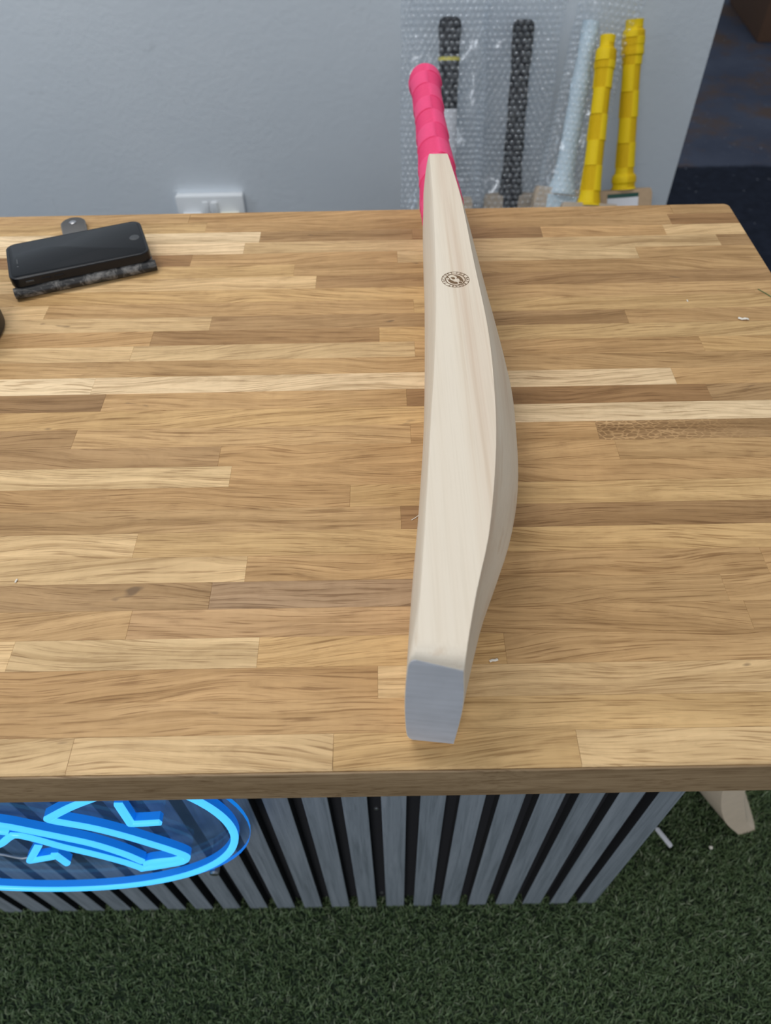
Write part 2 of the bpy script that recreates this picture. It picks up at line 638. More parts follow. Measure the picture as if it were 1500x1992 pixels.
def make_turf():
    rs = np.random.default_rng(3)

    def scatter(n, x0, x1, y0, y1):
        return np.column_stack([rs.uniform(x0, x1, n), rs.uniform(y0, y1, n)])
    P = np.vstack([scatter(130000, -0.66, 0.84, -0.14, 0.40) + rs.normal(0, 0.03, (130000, 2)), scatter(90000, TX0, TX1, TY0, TY1)])
    keep = ~((P[:, 0] > -0.70) & (P[:, 0] < 0.292) & (P[:, 1] > 0.114) & (P[:, 1] < 0.60))
    P = P[keep]
    n = len(P)
    a = rs.uniform(0, 2 * PI, n)
    lean = rs.uniform(0.1, 0.95, n)
    hgt = rs.uniform(0.008, 0.016, n)
    wid = rs.uniform(0.0005, 0.0010, n)
    d = np.column_stack([np.cos(a), np.sin(a)])
    b = a + PI / 2 + rs.uniform(-0.7, 0.7, n)
    s = np.column_stack([np.cos(b), np.sin(b)]) * wid[:, None]
    z0 = np.full(n, 0.004)
    V = np.zeros((n, 5, 3))
    V[:, 0, :2] = P - s
    V[:, 1, :2] = P + s
    V[:, 0, 2] = V[:, 1, 2] = z0
    m = P + d * (hgt * lean * 0.35)[:, None]
    V[:, 2, :2] = m + s * 0.9
    V[:, 3, :2] = m - s * 0.9
    V[:, 2, 2] = V[:, 3, 2] = z0 + hgt * 0.62
    V[:, 4, :2] = P + d * (hgt * lean * 1.05)[:, None]
    V[:, 4, 2] = z0 + hgt * (1.08 - lean * 0.42)
    nv = n * 5
    base = (np.arange(n) * 5)[:, None]
    quads = base + np.array([[0, 1, 2, 3]])
    tris = base + np.array([[3, 2, 4]])
    bx = np.array([(TX0, TY0, 0.0), (TX1, TY0, 0.0), (TX1, TY1, 0.0), (TX0, TY1, 0.0),
                   (TX0, TY0, 0.005), (TX1, TY0, 0.005), (TX1, TY1, 0.005), (TX0, TY1, 0.005)])
    bq = np.array([(4, 5, 6, 7), (0, 3, 2, 1), (0, 1, 5, 4), (1, 2, 6, 5), (2, 3, 7, 6), (3, 0, 4, 7)]) + nv
    me = bpy.data.meshes.new('artificial_turf')
    verts = np.vstack([V.reshape(-1, 3), bx])
    me.vertices.add(len(verts))
    me.vertices.foreach_set('co', verts.ravel())
    nq = n + 6
    loops = np.concatenate([quads.ravel(), bq.ravel(), tris.ravel()])
    me.loops.add(len(loops))
    me.loops.foreach_set('vertex_index', loops)
    starts = np.concatenate([np.arange(nq) * 4, nq * 4 + np.arange(n) * 3])
    me.polygons.add(nq + n)
    me.polygons.foreach_set('loop_start', starts)
    mi = np.zeros(nq + n, dtype=np.int32)
    mi[n:nq] = 1
    me.polygons.foreach_set('material_index', mi)
    me.materials.append(M['grass'])
    me.materials.append(M['turf_back'])
    me.update(calc_edges=True)
    me.validate()
    t = np.clip(rs.normal(0.42, 0.17, n), 0, 0.85)
    t[rs.random(n) < 0.05] = 1.0
    tint = np.concatenate([np.repeat(t, 5), np.zeros(8)])
    at = me.attributes.new('tint', 'FLOAT', 'POINT')
    at.data.foreach_set('value', tint.astype(np.float32))
    o = link(bpy.data.objects.new('artificial_turf', me))
    tag(o, 'dark green artificial grass on the floor in front of and around the counter', 'turf', kind='stuff')


make_turf()

# ================================================================ counter: slatted base, oak worktop
ctr = empty('counter_base', (0.0, 0.099, 0.0))
tag(ctr, 'slatted shop counter base with grey oak slats on black felt under the worktop', 'counter')
SX0, SX1 = -0.665, 0.295
box('backing_panel', SX0, SX1, 0.013, 0.022, 0.0053, H - 0.0401, M['felt'], ctr)
box('carcass', SX0 + 0.002, SX1 - 0.012, 0.0222, 0.50, 0.0053, H - 0.0401, M['carcass'], ctr)
box('side_panel', SX1 - 0.0118, SX1 + 0.004, 0.0222, 0.50, 0.0053, H - 0.0401, M['slat'], ctr, bev=0.0005)
bm = bmesh.new()
bm_box(bm, -0.0130, 0.0130, -0.0005, 0.0129, 0.0053, H - 0.0402, 0.0006, 1)
sl0 = from_bm('slat', bm, [M['felt'], M['slat']], ctr)
for p_ in sl0.data.polygons:            # veneered front, black core
    p_.material_index = 1 if p_.normal.y < -0.5 else 0
for i in range(24):
    x = 0.01493 + 0.04 * (6 - i) + 0.0265
    s = sl0 if i == 0 else link(sl0.copy(), ctr)
    s.location = (x, rnd.uniform(-0.0002, 0.0002), 0)
for zz in (0.392, 0.034):
    v_, f_ = lathe([(0.0001, 0.0), (0.0034, 0.0), (0.0034, 0.0012), (0.0022, 0.002)], 10)
    sc = mesh('screw', [(-0.0175 + x, 0.013 - z, zz + y) for x, y, z in v_], f_, M['steel'], ctr)
    sc['label'] = 'pale screw head in the black gap'

TONE = dict(P=(0.70, 0.54, 0.350), L=(0.615, 0.437, 0.240), G=(0.555, 0.370, 0.178), M=(0.490, 0.312, 0.150), R=(0.490, 0.318, 0.168),
            D=(0.390, 0.245, 0.120), V=(0.380, 0.255, 0.152), B=(0.325, 0.192, 0.090))
ROWS = [
    ([-0.1913, -0.0347, 0.1112], 'LLGL'),
    ([0.0314], 'MG'),
    ([-0.0079], 'ML'),
    ([-0.2481, -0.086, 0.0754], 'LLGM'),
    ([-0.1752, 0.0493, 0.2416], 'MRMM'),
    ([-0.1236, 0.044, 0.2323], 'DVMM'),
    ([-0.1012, 0.2672], 'LMM'),
    ([-0.1849, 0.0471], 'LGG'),
    ([0.0101, 0.0448], 'MBD'),
    ([-0.0285], 'MG'),
    ([-0.1236], 'LM'),
    ([-0.1352, 0.1868], 'DMM'),
    ([-0.2589, 0.0204, 0.175], 'DMMD'),
    ([0.0652], 'GP'),
    ([-0.2451, 0.0184, 0.2809], 'BMBD'),
    ([-0.2595, 0.2561], 'PPM'),
    ([], 'M'),
    ([-0.2347, 0.028, 0.294], 'LLMG'),
    ([-0.2204, -0.0047, 0.0643], 'MDGG'),
    ([-0.1675, 0.234], 'LDM'),
    ([-0.3331, 0.0295], 'LMG'),
    ([0.069], 'GM'),
    ([-0.069], 'LD'),
    ([-0.0931], 'GM'),
    ([-0.2041, 0.0153, 0.2704], 'BMLM'),
    ([-0.1503, 0.3634], 'PLD'),
    ([-0.1352, 0.0327, 0.1754, 0.3107], 'PDBML'),
    ([-0.198, 0.3222], 'GMB'),
    ([-0.2201, 0.3298], 'MMM'),
]
DEPTH, XL, XR, TH = 0.65376, -0.78, 0.39925, 0.0402
PITCH = DEPTH / 29
top = empty('oak_worktop', (0, 0, H))
tag(top, 'long oak butcher block worktop of glued staves on the slatted counter', 'worktop')


def stave(x0, x1, y0, y1, edges, col, corner=False, m=M['oak']):
    """One glued stave: a bar whose top arrises are eased, more at the worktop's own outer edges."""
    e = dict(l=0.00012, r=0.00012, f=0.00007, b=0.00007)
    e.update(edges)
    gx = 0.00003
    x0 += gx
    x1 -= gx
    y0 += gx
    y1 -= gx
    dz = rnd.uniform(-0.00006, 0.00006)
    cx, cy = (x0 + x1) / 2, (y0 + y1) / 2
    lo = [(x0, y0), (x1, y0), (x1, y1), (x0, y1)]
    if corner:
        r = 0.007
        lo = [(x0, y0), (x1, y0)] + [(x1 - r + r * math.cos(a), y1 - r + r * math.sin(a)) for a in [PI / 2 * i / 5 for i in range(6)]] + [(x0, y1)]
    hi = []
    for x, y in lo:
        fx = (x - x0) / (x1 - x0)
        fy = (y - y0) / (y1 - y0)
        hi.append((x + e['l'] * (1 - fx) - e['r'] * fx, y + e['f'] * (1 - fy) - e['b'] * fy))
    n = len(lo)
    drop = max(e['l'], e['r'], e['f'], e['b'])
    drops = []
    for x, y in lo:
        k = 0.00012
        if abs(x - x1) < 0.008 and e['r'] > 0.001:
            k = e['r']
        if abs(y - y0) < 1e-6 and e['f'] > 0.001:
            k = max(k, e['f'])
        if abs(y - y1) < 0.008 and e['b'] > 0.001:
            k = max(k, e['b'])
        drops.append(k)
    V = [(x - cx, y - cy, -TH) for x, y in lo] + [(x - cx, y - cy, dz - k) for (x, y), k in zip(lo, drops)] + [(x - cx, y - cy, dz) for x, y in hi]
    F = []
    for q in range(2):
        for i in range(n):
            j = (i + 1) % n
            F.append((q * n + i, q * n + j, (q + 1) * n + j, (q + 1) * n + i))
    F.append(tuple(range(n - 1, -1, -1)))
    F.append(tuple(2 * n + i for i in range(n)))
    o = mesh('stave', V, F, m, top)
    o.location = (cx, cy, 0)
    o.color = (*col, 1)
    return o


for i, (js, tones) in enumerate(ROWS):
    js = list(js)
    tones = list(tones)
    x = js[0] if js else XR
    if x > -0.45:                      # joints further left, outside the photograph
        js.insert(0, rnd.uniform(-0.70, -0.56))
        tones.insert(0, rnd.choice('LGMD'))
    xs = [XL] + js + [XR]
    for k in range(len(xs) - 1):
        t = TONE[tones[k]]
        v = rnd.uniform(0.95, 1.05)
        h = rnd.uniform(-0.02, 0.02)
        col = (1.10 * t[0] * v * (1 + h), 1.055 * t[1] * v, 0.985 * t[2] * v * (1 - h))
        ed = {}
        if k == len(xs) - 2:
            ed['r'] = 0.0022
        if k == 0:
            ed['l'] = 0.0022
        if i == 0:
            ed['f'] = 0.0012
        if i == 28:
            ed['b'] = 0.0018
        stave(xs[k], xs[k + 1], i * PITCH, (i + 1) * PITCH, ed, col, corner=(i == 28 and k == len(xs) - 2),
              m=M['oak_fleck'] if (i == 12 and k == len(xs) - 2) else M['oak'])

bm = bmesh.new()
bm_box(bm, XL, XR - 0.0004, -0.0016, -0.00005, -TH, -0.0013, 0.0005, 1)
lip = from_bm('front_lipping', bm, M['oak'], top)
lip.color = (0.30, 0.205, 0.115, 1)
lip['label'] = 'plain darker front edge of the worktop'

# ================================================================ cricket bats
LB0 = 0.5445
FACE_EDGE = [(-0.02, 0.0105), (0.009, 0.0135), (0.0432, 0.0172), (0.1068, 0.0232), (0.1642, 0.0283), (0.2325, 0.0345), (0.3145, 0.0400), (0.444, 0.0446), (0.5445, 0.0462)]
FACE_OUT = [(-0.02, 0.005), (0.0, 0.0076), (0.0355, 0.0106), (0.0724, 0.0140), (0.135, 0.0206), (0.222, 0.0279), (0.364, 0.0350), (0.475, 0.0384), (0.5445, 0.0415)]
BACK_EDGE = [(-0.02, 0.034), (0.0, 0.0368), (0.0353, 0.0449), (0.0725, 0.0553), (0.1334, 0.0657), (0.1844, 0.0708), (0.2571, 0.0738), (0.3453, 0.0716), (0.4549, 0.0690), (0.5445, 0.0625)]
SPINE = [(-0.02, 0.034), (0.0, 0.0390), (0.0344, 0.0490), (0.0554, 0.0560), (0.08, 0.0663), (0.1057, 0.0762), (0.1376, 0.0850), (0.1641, 0.0898), (0.197, 0.0932), (0.2455, 0.0958), (0.30, 0.0938), (0.3693, 0.0895), (0.4222, 0.0860), (0.49, 0.0815), (0.5445, 0.0775)]


def half_width(u, lb):
    e = lb - u
    wv = 0.054
    if u < 0.008:
        wv -= 0.0055 * (1 - math.sqrt(1 - (1 - u / 0.008) ** 2))
    if e < 0.012:
        wv -= 0.004 * (1 - e / 0.012) ** 2
    return wv


def blade_sections(lb):
    us = [0.0, 0.0004, 0.0012, 0.0025, 0.004, 0.006, 0.0085, 0.013] + [0.013 + (lb - 0.025) * i / 44 for i in range(1, 45)]
    us += [lb - 0.009, lb - 0.006, lb - 0.003, lb - 0.001, lb]
    ts = [-1, -0.994, -0.982, -0.96] + [math.sin(PI / 2 * k / 10) for k in range(-8, 9)] + [0.96, 0.982, 0.994, 1]
    secs = []
    for u in us:
        s = u / lb * LB0
        fe, fo = spline_table(FACE_EDGE, s), spline_table(FACE_OUT, s)
        be, sp = spline_table(BACK_EDGE, s), spline_table(SPINE, s)
        wv = half_width(u, lb)
        ring = []
        for t in ts:
            a = abs(t)
            cn = 0.14 + 0.5 * max(0.0, 1 - u / 0.03)     # rounder corners at the toe
            ring.append((fe + (fo - fe) * ((1 - cn) * (1 - a ** 2) + cn * (1 - a ** 24)), wv * t))
        for t in reversed(ts):
            a = abs(t)
            ring.append((be + (sp - be) * (1 - a ** 1.45), wv * t * 0.9995))
        if u < 0.012:                     # the top corner of the toe is sanded away more towards the back
            q = 1 - math.sqrt(1 - (1 - u / 0.012) ** 2)
            lo_, hi_ = min(p[0] for p in ring), max(p[0] for p in ring)
            ring = [(x, z - (0.0085 * q * ((x - lo_) / (hi_ - lo_)) ** 1.2 if z > 0.02 else 0.0) * min(1, (z - 0.02) / 0.02)) for x, z in ring]
        secs.append((u, ring))
    return secs


def make_blade(parent, lb, mat, shoulders=True):
    secs = blade_sections(lb)
    V, F = [], []
    n = len(secs[0][1])
    for u, ring in secs:
        sk = 0.12 * max(0.0, 1 - u / 0.06)               # the toe is cut a little askew
        V += [(x, u - (x - 0.0225) * sk, z) for x, z in ring]
    for i in range(len(secs) - 1):
        for k in range(n):
            j = (k + 1) % n
            F.append((i * n + k, (i + 1) * n + k, (i + 1) * n + j, i * n + j))
    F.append(tuple(range(n)))
    F.append(tuple((len(secs) - 1) * n + k for k in range(n - 1, -1, -1)))
    b = mesh('blade', V, F, mat, parent, smooth=32)
    # toe: end grain with shade painted in, a hair proud of the blade
    r0 = secs[0][1]
    cx = sum(p[0] for p in r0) / n
    A = [(cx + (x - cx) * 0.985, 0.0006 - (x - 0.0225) * 0.12, z * 0.99) for x, z in r0]
    B = [(cx + (x - cx) * 0.975, -0.0006 - (x - 0.0225) * 0.12, z * 0.985) for x, z in r0]
    F2 = [(k, (k + 1) % n, n + (k + 1) % n, n + k) for k in range(n)] + [tuple(n + k for k in range(n))] + [tuple(range(n - 1, -1, -1))]
    t = mesh('toe', A + B, F2, M['toe'], parent)
    t['label'] = 'sanded end grain of the toe, painted blue-grey for shade and neon bounce'
    return b


def make_grip(parent, u0, u1, hx, table, mat, checks=0.038, step=0.0013, rib=0.0004, rings=900, name='grip', nth=56, flare_end=True, phase=0.0, hx1=None):
    """Rubber grip: a tube with a chequer of raised smooth and sunken ribbed patches. table: (distance from top end, x radius, z radius)."""
    hx1 = hx if hx1 is None else hx1
    V, F, A = [], [], []
    tx = [(a, b) for a, b, c in table]
    tz = [(a, c) for a, b, c in table]
    L = u1 - u0
    for i in range(rings + 1):
        s = L * i / rings            # from base
        dtop = L - s
        rx, rz = spline_table(tx, dtop), spline_table(tz, dtop)
        cx = hx + (hx1 - hx) * s / L
        for k in range(nth):
            a = 2 * PI * k / nth
            col = int(math.floor((a / (PI / 2)))) % 2
            q = s / checks + phase
            row = int(math.floor(q)) % 2
            fr = q - math.floor(q)
            edge = 1.0 if 0.012 < dtop < L - 0.003 else 0.0
            if (row + col) % 2 == 0:
                d = step * (0.35 + 0.65 * (1 - fr)) * edge
                A.append(0.0)
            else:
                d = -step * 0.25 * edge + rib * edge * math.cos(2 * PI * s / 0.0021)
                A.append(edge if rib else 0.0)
            V.append((cx + (rx + d) * math.cos(a), u0 + s, (rz + d) * math.sin(a)))
    for i in range(rings):
        for k in range(nth):
            j = (k + 1) % nth
            F.append((i * nth + k, (i + 1) * nth + k, (i + 1) * nth + j, i * nth + j))
    F.append(tuple(range(nth)))
    F.append(tuple(rings * nth + k for k in range(nth - 1, -1, -1)))
    o = mesh(name, V, F, mat, parent, smooth=60)
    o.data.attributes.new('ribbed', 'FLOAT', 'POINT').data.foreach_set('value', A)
    return o


def bat_frame(T, d, tot, hx):
    """Matrix of a bat whose handle end is at T and whose toe lies along d, face turned to the room."""
    ay = -Vector(d).normalized()
    nrm = Vector((0, -1, 0))
    nrm = (nrm - ay * nrm.dot(ay)).normalized()
    ax = -nrm
    az = ax.cross(ay).normalized()
    m = Matrix((ax, ay, az)).transposed().to_4x4()
    m.translation = Vector(T) - ay * tot - ax * hx
    return m


# ---- the bat on the worktop
bat = empty('cricket_bat', (0, 0.0145, H + 0.0541))
tag(bat, 'new willow cricket bat with pink grip standing on its edge across the worktop', 'cricket bat')
blade = make_blade(bat, LB0, M['willow'])
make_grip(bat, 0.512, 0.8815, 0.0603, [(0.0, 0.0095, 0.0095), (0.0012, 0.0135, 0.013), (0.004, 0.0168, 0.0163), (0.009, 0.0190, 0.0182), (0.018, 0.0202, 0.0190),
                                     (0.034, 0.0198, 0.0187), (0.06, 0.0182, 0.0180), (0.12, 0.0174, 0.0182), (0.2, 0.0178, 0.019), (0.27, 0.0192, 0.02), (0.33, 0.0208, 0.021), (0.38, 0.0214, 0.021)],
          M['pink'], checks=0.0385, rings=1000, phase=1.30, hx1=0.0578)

# ---- laser-engraved round emblem on the upper edge of the blade
em_c = Vector((0.0552, 0.3232, 0.0))
EZ = 0.05408
R0 = 0.0107
V, F = [], []


def em_poly(pts):
    b0 = len(V)
    n = len(pts)
    lift = 2e-6 * (b0 % 37)
    for z in (EZ - 0.0003, EZ + lift):
        for x, y in pts:
            V.append((em_c.x + x * R0, em_c.y + y * R0, z))
    for i in range(n):
        j = (i + 1) % n
        F.append((b0 + i, b0 + j, b0 + n + j, b0 + n + i))
    F.append(tuple(b0 + n + i for i in range(n)))


def em_ring(r0, r1, n=64):
    for i in range(n):
        a, b = 2 * PI * i / n, 2 * PI * (i + 1) / n
        em_poly([(r0 * math.cos(a), r0 * math.sin(a)), (r1 * math.cos(a), r1 * math.sin(a)), (r1 * math.cos(b), r1 * math.sin(b)), (r0 * math.cos(b), r0 * math.sin(b))])


em_ring(0.965, 1.0)
em_ring(0.665, 0.735)


def em_blob(pts, per=4):
    n = len(pts)
    out = []
    for i in range(n):
        p0, p1, p2, p3 = (Vector(pts[(i + d) % n]) for d in (-1, 0, 1, 2))
        for k in range(per):
            t = k / per
            out.append(tuple(0.5 * (2 * p1 + (p2 - p0) * t + (2 * p0 - 5 * p1 + 4 * p2 - p3) * t * t + (3 * p1 - p0 - 3 * p2 + p3) * t ** 3)))
    em_poly(out)


# lower body with a flame tip, upper body, drop-shaped window with its outline, small round engine, tail line
em_blob([(-0.56, 0.14), (-0.47, -0.04), (-0.43, 0.07), (-0.30, -0.09), (-0.16, -0.17), (-0.13, -0.27), (0.06, -0.31), (0.14, -0.42), (0.10, -0.56), (-0.14, -0.54), (-0.38, -0.38), (-0.52, -0.14)])
em_blob([(-0.10, 0.53), (0.14, 0.54), (0.36, 0.38), (0.50, 0.10), (0.56, -0.20), (0.54, -0.46), (0.44, -0.20), (0.29, -0.15), (0.28, 0.02), (0.20, 0.14), (0.08, 0.12), (0.13, 0.28), (0.05, 0.42)])
em_blob([(-0.33, 0.28), (-0.14, 0.31), (-0.02, 0.20), (-0.04, 0.08), (-0.14, 0.03), (-0.25, 0.11)])
em_blob([(-0.60, 0.22), (-0.52, 0.43), (-0.46, 0.30), (-0.40, 0.16), (-0.33, 0.05), (-0.40, 0.08), (-0.50, 0.22)])
em_blob([(0.33 + 0.12 * math.cos(a), -0.37 + 0.11 * math.sin(a)) for a in [2 * PI * i / 8 for i in range(8)]])
em_blob([(0.18, -0.60), (0.34, -0.56), (0.50, -0.44), (0.40, -0.55), (0.28, -0.62)])
mesh('engraved_emblem', V, F, M['burn'], blade)
letters = []
for word, a0, a1 in (('THE', 11, 50), ('BAT', 78, 110), ('ROCKET', 132, 212), ('FACTORY', 241, 345)):
    for i, ch in enumerate(word):
        letters.append((ch, a0 + (a1 - a0) * i / (len(word) - 1)))
txt_bm = bmesh.new()
for ch, deg in letters:
    cu_ = bpy.data.curves.new('glyph', 'FONT')
    cu_.body = ch
    cu_.size = 0.26 * R0
    cu_.align_x = 'CENTER'
    cu_.align_y = 'CENTER'
    cu_.extrude = 0.0001
    cu_.offset = 0.00002
    cu_.resolution_u = 2
    to = bpy.data.objects.new('glyph', cu_)
    C.objects.link(to)
    bpy.context.view_layer.update()
    me = to.to_mesh()
    a = -math.radians(deg)
    mt = Matrix.Translation(Vector((em_c.x + 0.85 * R0 * math.sin(-a), em_c.y + 0.85 * R0 * math.cos(a), EZ))) @ Matrix.Rotation(a, 4, 'Z')
    me.transform(mt)
    txt_bm.from_mesh(me)
    to.to_mesh_clear()
    bpy.data.objects.remove(to)
    bpy.data.curves.remove(cu_)
from_bm('engraved_lettering', txt_bm, M['burn'], blade)


def wall_bat(T, d, tot, lh, mat, table, label, **kw):
    hx = 0.0585
    o = bpy.data.objects.new('cricket_bat', None)
    o.empty_display_size = 0.05
    link(o)
    o.matrix_world = bat_frame(T, d, tot, hx)
    tag(o, label, 'cricket bat', 'bats leaning on the wall')
    lb = tot - lh + 0.005
    bl = make_blade(o, lb, kw.get('wood', M['dull_wood']))
    return o, bl, lb, hx


def table(rows, k=1.0):
    return [(a, r * k, r * k * zf) for a, r, zf in rows]


G0 = [(0.0, 0.012, 1), (0.003, 0.0165, 1), (0.01, 0.0188, 1), (0.03, 0.0185, 1), (0.07, 0.0172, 1), (0.15, 0.017, 1), (0.24, 0.0182, 1), (0.285, 0.0196, 1.05), (0.30, 0.0215, 1.05), (0.33, 0.022, 1.05)]
# black bat half hidden by the pink grip
b1, bl1, lb1, hx = wall_bat((0.1291, 1.385, 0.7683), (-0.00826, -0.35968, -0.93304), 0.8213, 0.306, None, None,
                            'bubble-wrapped cricket bat with a yellow band round its black grip, behind the pink grip')
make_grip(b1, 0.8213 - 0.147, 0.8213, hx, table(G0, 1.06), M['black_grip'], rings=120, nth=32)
make_grip(b1, lb1 - 0.02, 0.8213 - 0.146, hx, [(0, 0.0165, 0.0165), (0.02, 0.0165, 0.0165), (0.2, 0.0185, 0.0185)], M['twine'], rings=40, nth=32, step=0.0002, rib=0.0001, name='bare_handle')
make_grip(b1, 0.8213 - 0.068, 0.8213 - 0.062, hx, [(0, 0.0202, 0.0202), (0.006, 0.0202, 0.0202)], M['yellow_band'], rings=4, nth=32, step=0, rib=0, name='yellow_band')
mesh('handle_label', *tube([(hx, lb1 + 0.04, 0), (hx, lb1 + 0.155, 0)], 0.0184, 24), M['white_paper'], b1)
for zz, dy, hh, mm in ((-0.012, 0.09, 0.05, 'dark_print'), (0.008, 0.045, 0.035, 'blue_print')):
    a0 = PI + math.asin(zz / 0.0186)
    vs_ = []
    for a in (a0 - 0.16, a0, a0 + 0.16):
        for y in (lb1 + dy, lb1 + dy + hh):
            for r in (0.0184, 0.0187):
                vs_.append((hx + r * math.cos(a), y, -r * math.sin(a)))
    bm = bmesh.new()
    for q in vs_:
        bm.verts.new(q)
    bmesh.ops.convex_hull(bm, input=bm.verts)
    from_bm('label_print', bm, M[mm], b1)
# black bat to its right
b2, bl2, lb2, hx = wall_bat((0.2645, 1.39, 0.7605), (-0.0003, -0.22655, -0.974), 0.7788, 0.305, None, None,
                            'bubble-wrapped cricket bat with a plain black grip, right of the yellow-banded one')
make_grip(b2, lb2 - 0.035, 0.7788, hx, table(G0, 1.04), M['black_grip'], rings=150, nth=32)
# pale bat
b3, bl3, lb3, hx = wall_bat((0.3859, 1.385, 0.7568), (-0.11772, -0.4564, -0.88195), 0.8558, 0.285, None, None,
                            'bubble-wrapped cricket bat with a pale blue grip leaning left of the yellow grips')
make_grip(b3, lb3 - 0.01, 0.8558, hx, [(0, 0.0150, 0.0150), (0.045, 0.0155, 0.0155), (0.046, 0.0150, 0.0150), (0.09, 0.0158, 0.0158), (0.092, 0.0172, 0.0172), (0.12, 0.0172, 0.0172), (0.125, 0.0165, 0.0165), (0.22, 0.0175, 0.0175), (0.262, 0.021, 0.021), (0.285, 0.029, 0.029), (0.3, 0.031, 0.031)],
          M['pale_grip'], rings=120, nth=32, step=0.0004, rib=0.0)
# yellow bats
YG1 = [(0.0, 0.0135, 1), (0.018, 0.0132, 1), (0.0235, 0.0180, 1), (0.052, 0.0180, 1), (0.0545, 0.0163, 1), (0.12, 0.0158, 1), (0.2, 0.0168, 1), (0.255, 0.0185, 1), (0.278, 0.0225, 1), (0.29, 0.0262, 1), (0.30, 0.0268, 1)]
b4, bl4, lb4, hx = wall_bat((0.4082, 1.335, 0.7488), (-0.06124, -0.5369, -0.84142), 0.8875, 0.283, None, None,
                            'unwrapped cricket bat with a yellow grip, the lower and left one of the two yellow')
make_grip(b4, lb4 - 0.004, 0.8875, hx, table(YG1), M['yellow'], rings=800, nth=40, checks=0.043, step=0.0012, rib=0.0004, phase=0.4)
YG2 = [(0.0, 0.0158, 1), (0.014, 0.0160, 1), (0.018, 0.0196, 1), (0.038, 0.0198, 1), (0.0405, 0.0190, 1), (0.054, 0.0194, 1), (0.057, 0.0172, 1), (0.12, 0.0165, 1), (0.2, 0.0172, 1), (0.252, 0.0182, 1), (0.258, 0.0225, 1), (0.268, 0.0235, 1), (0.272, 0.0218, 1), (0.278, 0.0222, 1), (0.284, 0.0252, 1), (0.292, 0.0240, 1)]
b5, bl5, lb5, hx = wall_bat((0.4609, 1.372, 0.7626), (0.055, -0.3829, -0.9222), 0.8248, 0.287, None, None,
                            'unwrapped yellow-gripped cricket bat with a green and white sticker below the grip', wood=M['tan_wood'])
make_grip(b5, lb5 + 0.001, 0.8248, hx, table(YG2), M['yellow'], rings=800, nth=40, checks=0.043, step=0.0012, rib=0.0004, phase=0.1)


def face_sticker(o, lb, z0, z1, d0, d1, mat, name='sticker', lift=0.0006):
    vs_ = []
    for u in (lb - d0, lb - d1):
        for k in range(5):
            z = z0 + (z1 - z0) * k / 4
            t = abs(z) / 0.054
            s = u / lb * LB0
            fe, fo = spline_table(FACE_EDGE, s), spline_table(FACE_OUT, s)
            x = fe + (fo - fe) * (0.86 * (1 - t ** 2) + 0.14 * (1 - t ** 24))
            vs_ += [(x - lift, u, z), (x + 0.0002, u, z)]
    bm = bmesh.new()
    for q in vs_:
        bm.verts.new(q)
    bmesh.ops.convex_hull(bm, input=bm.verts)
    return from_bm(name, bm, mat, o)


face_sticker(b5, lb5, -0.034, 0.026, 0.006, 0.0135, M['green_print'])
face_sticker(b5, lb5, -0.034, 0.026, 0.0136, 0.06, M['white_paper'])
face_sticker(b3, lb3, -0.030, 0.028, 0.012, 0.07, M['pale_grip'])

# ---- bat blade standing behind the right end of the counter
rb = bpy.data.objects.new('cricket_bat', None)
link(rb)
tag(rb, 'bare pale cricket bat blade standing on the turf beside the right end of the counter', 'cricket bat')


def right_blade():
    # profile measured on the photograph: (height, left x, right x), bowed out to the right at the toe
    lt = [(0.000, 0.5375), (0.014, 0.5325), (0.0717, 0.4957), (0.118, 0.4728), (0.161, 0.4556), (0.215, 0.4378), (0.28, 0.4200), (0.36, 0.4000), (0.44, 0.3830), (0.50, 0.3720), (0.545, 0.3650)]
    rt = [(0.000, 0.5670), (0.012, 0.5612), (0.047, 0.5370), (0.094, 0.5160), (0.148, 0.4945), (0.193, 0.4775), (0.28, 0.4560), (0.36, 0.4350), (0.44, 0.4160), (0.50, 0.4020), (0.545, 0.3900)]
    V, F = [], []
    y0, y1 = 0.190, 0.298
    ts = [math.sin(PI / 2 * k / 8) for k in range(-8, 9)]
    n = len(ts) * 2
    zs = [0.006 + (0.545 - 0.006) * (i / 40) ** 1.2 for i in range(41)]
    ym = (y0 + y1) / 2
    for z in zs:
        xl, xr = spline_table(lt, z), spline_table(rt, z)
        bulge = 0.040 * max(0.0, math.sin(PI * min(1, z / 0.5))) ** 0.8
        ring = []
        for t in ts:
            ring.append((xl - bulge * (1 - abs(t) ** 1.45), ym + 0.054 * t + (xl - 0.5325) * 0.1, z))
        for t in reversed(ts):
            ring.append((xr + 0.004 * (0.4 * (1 - t * t) + 0.6 * (1 - abs(t) ** 12)), ym + 0.054 * t * 0.9995 + (xl - 0.5325) * 0.1 + 0.0065, z))
        V += ring
    for i in range(len(zs) - 1):
        for k in range(n):
            j = (k + 1) % n
            F.append((i * n + k, i * n + j, (i + 1) * n + j, (i + 1) * n + k))
    F.append(tuple(range(n - 1, -1, -1)))
    F.append(tuple((len(zs) - 1) * n + k for k in range(n)))
    # local frame with Y along the blade so the willow grain runs lengthwise
    base = Vector((0.54, ym, 0.006))
    rot = Matrix.Rotation(PI / 2, 4, 'X')
    rb.matrix_world = Matrix.Translation(base) @ rot
    inv = rb.matrix_world.inverted()
    mesh('blade', [inv @ Vector(v) for v in V], F, M['warm_willow'], rb, smooth=32)


right_blade()

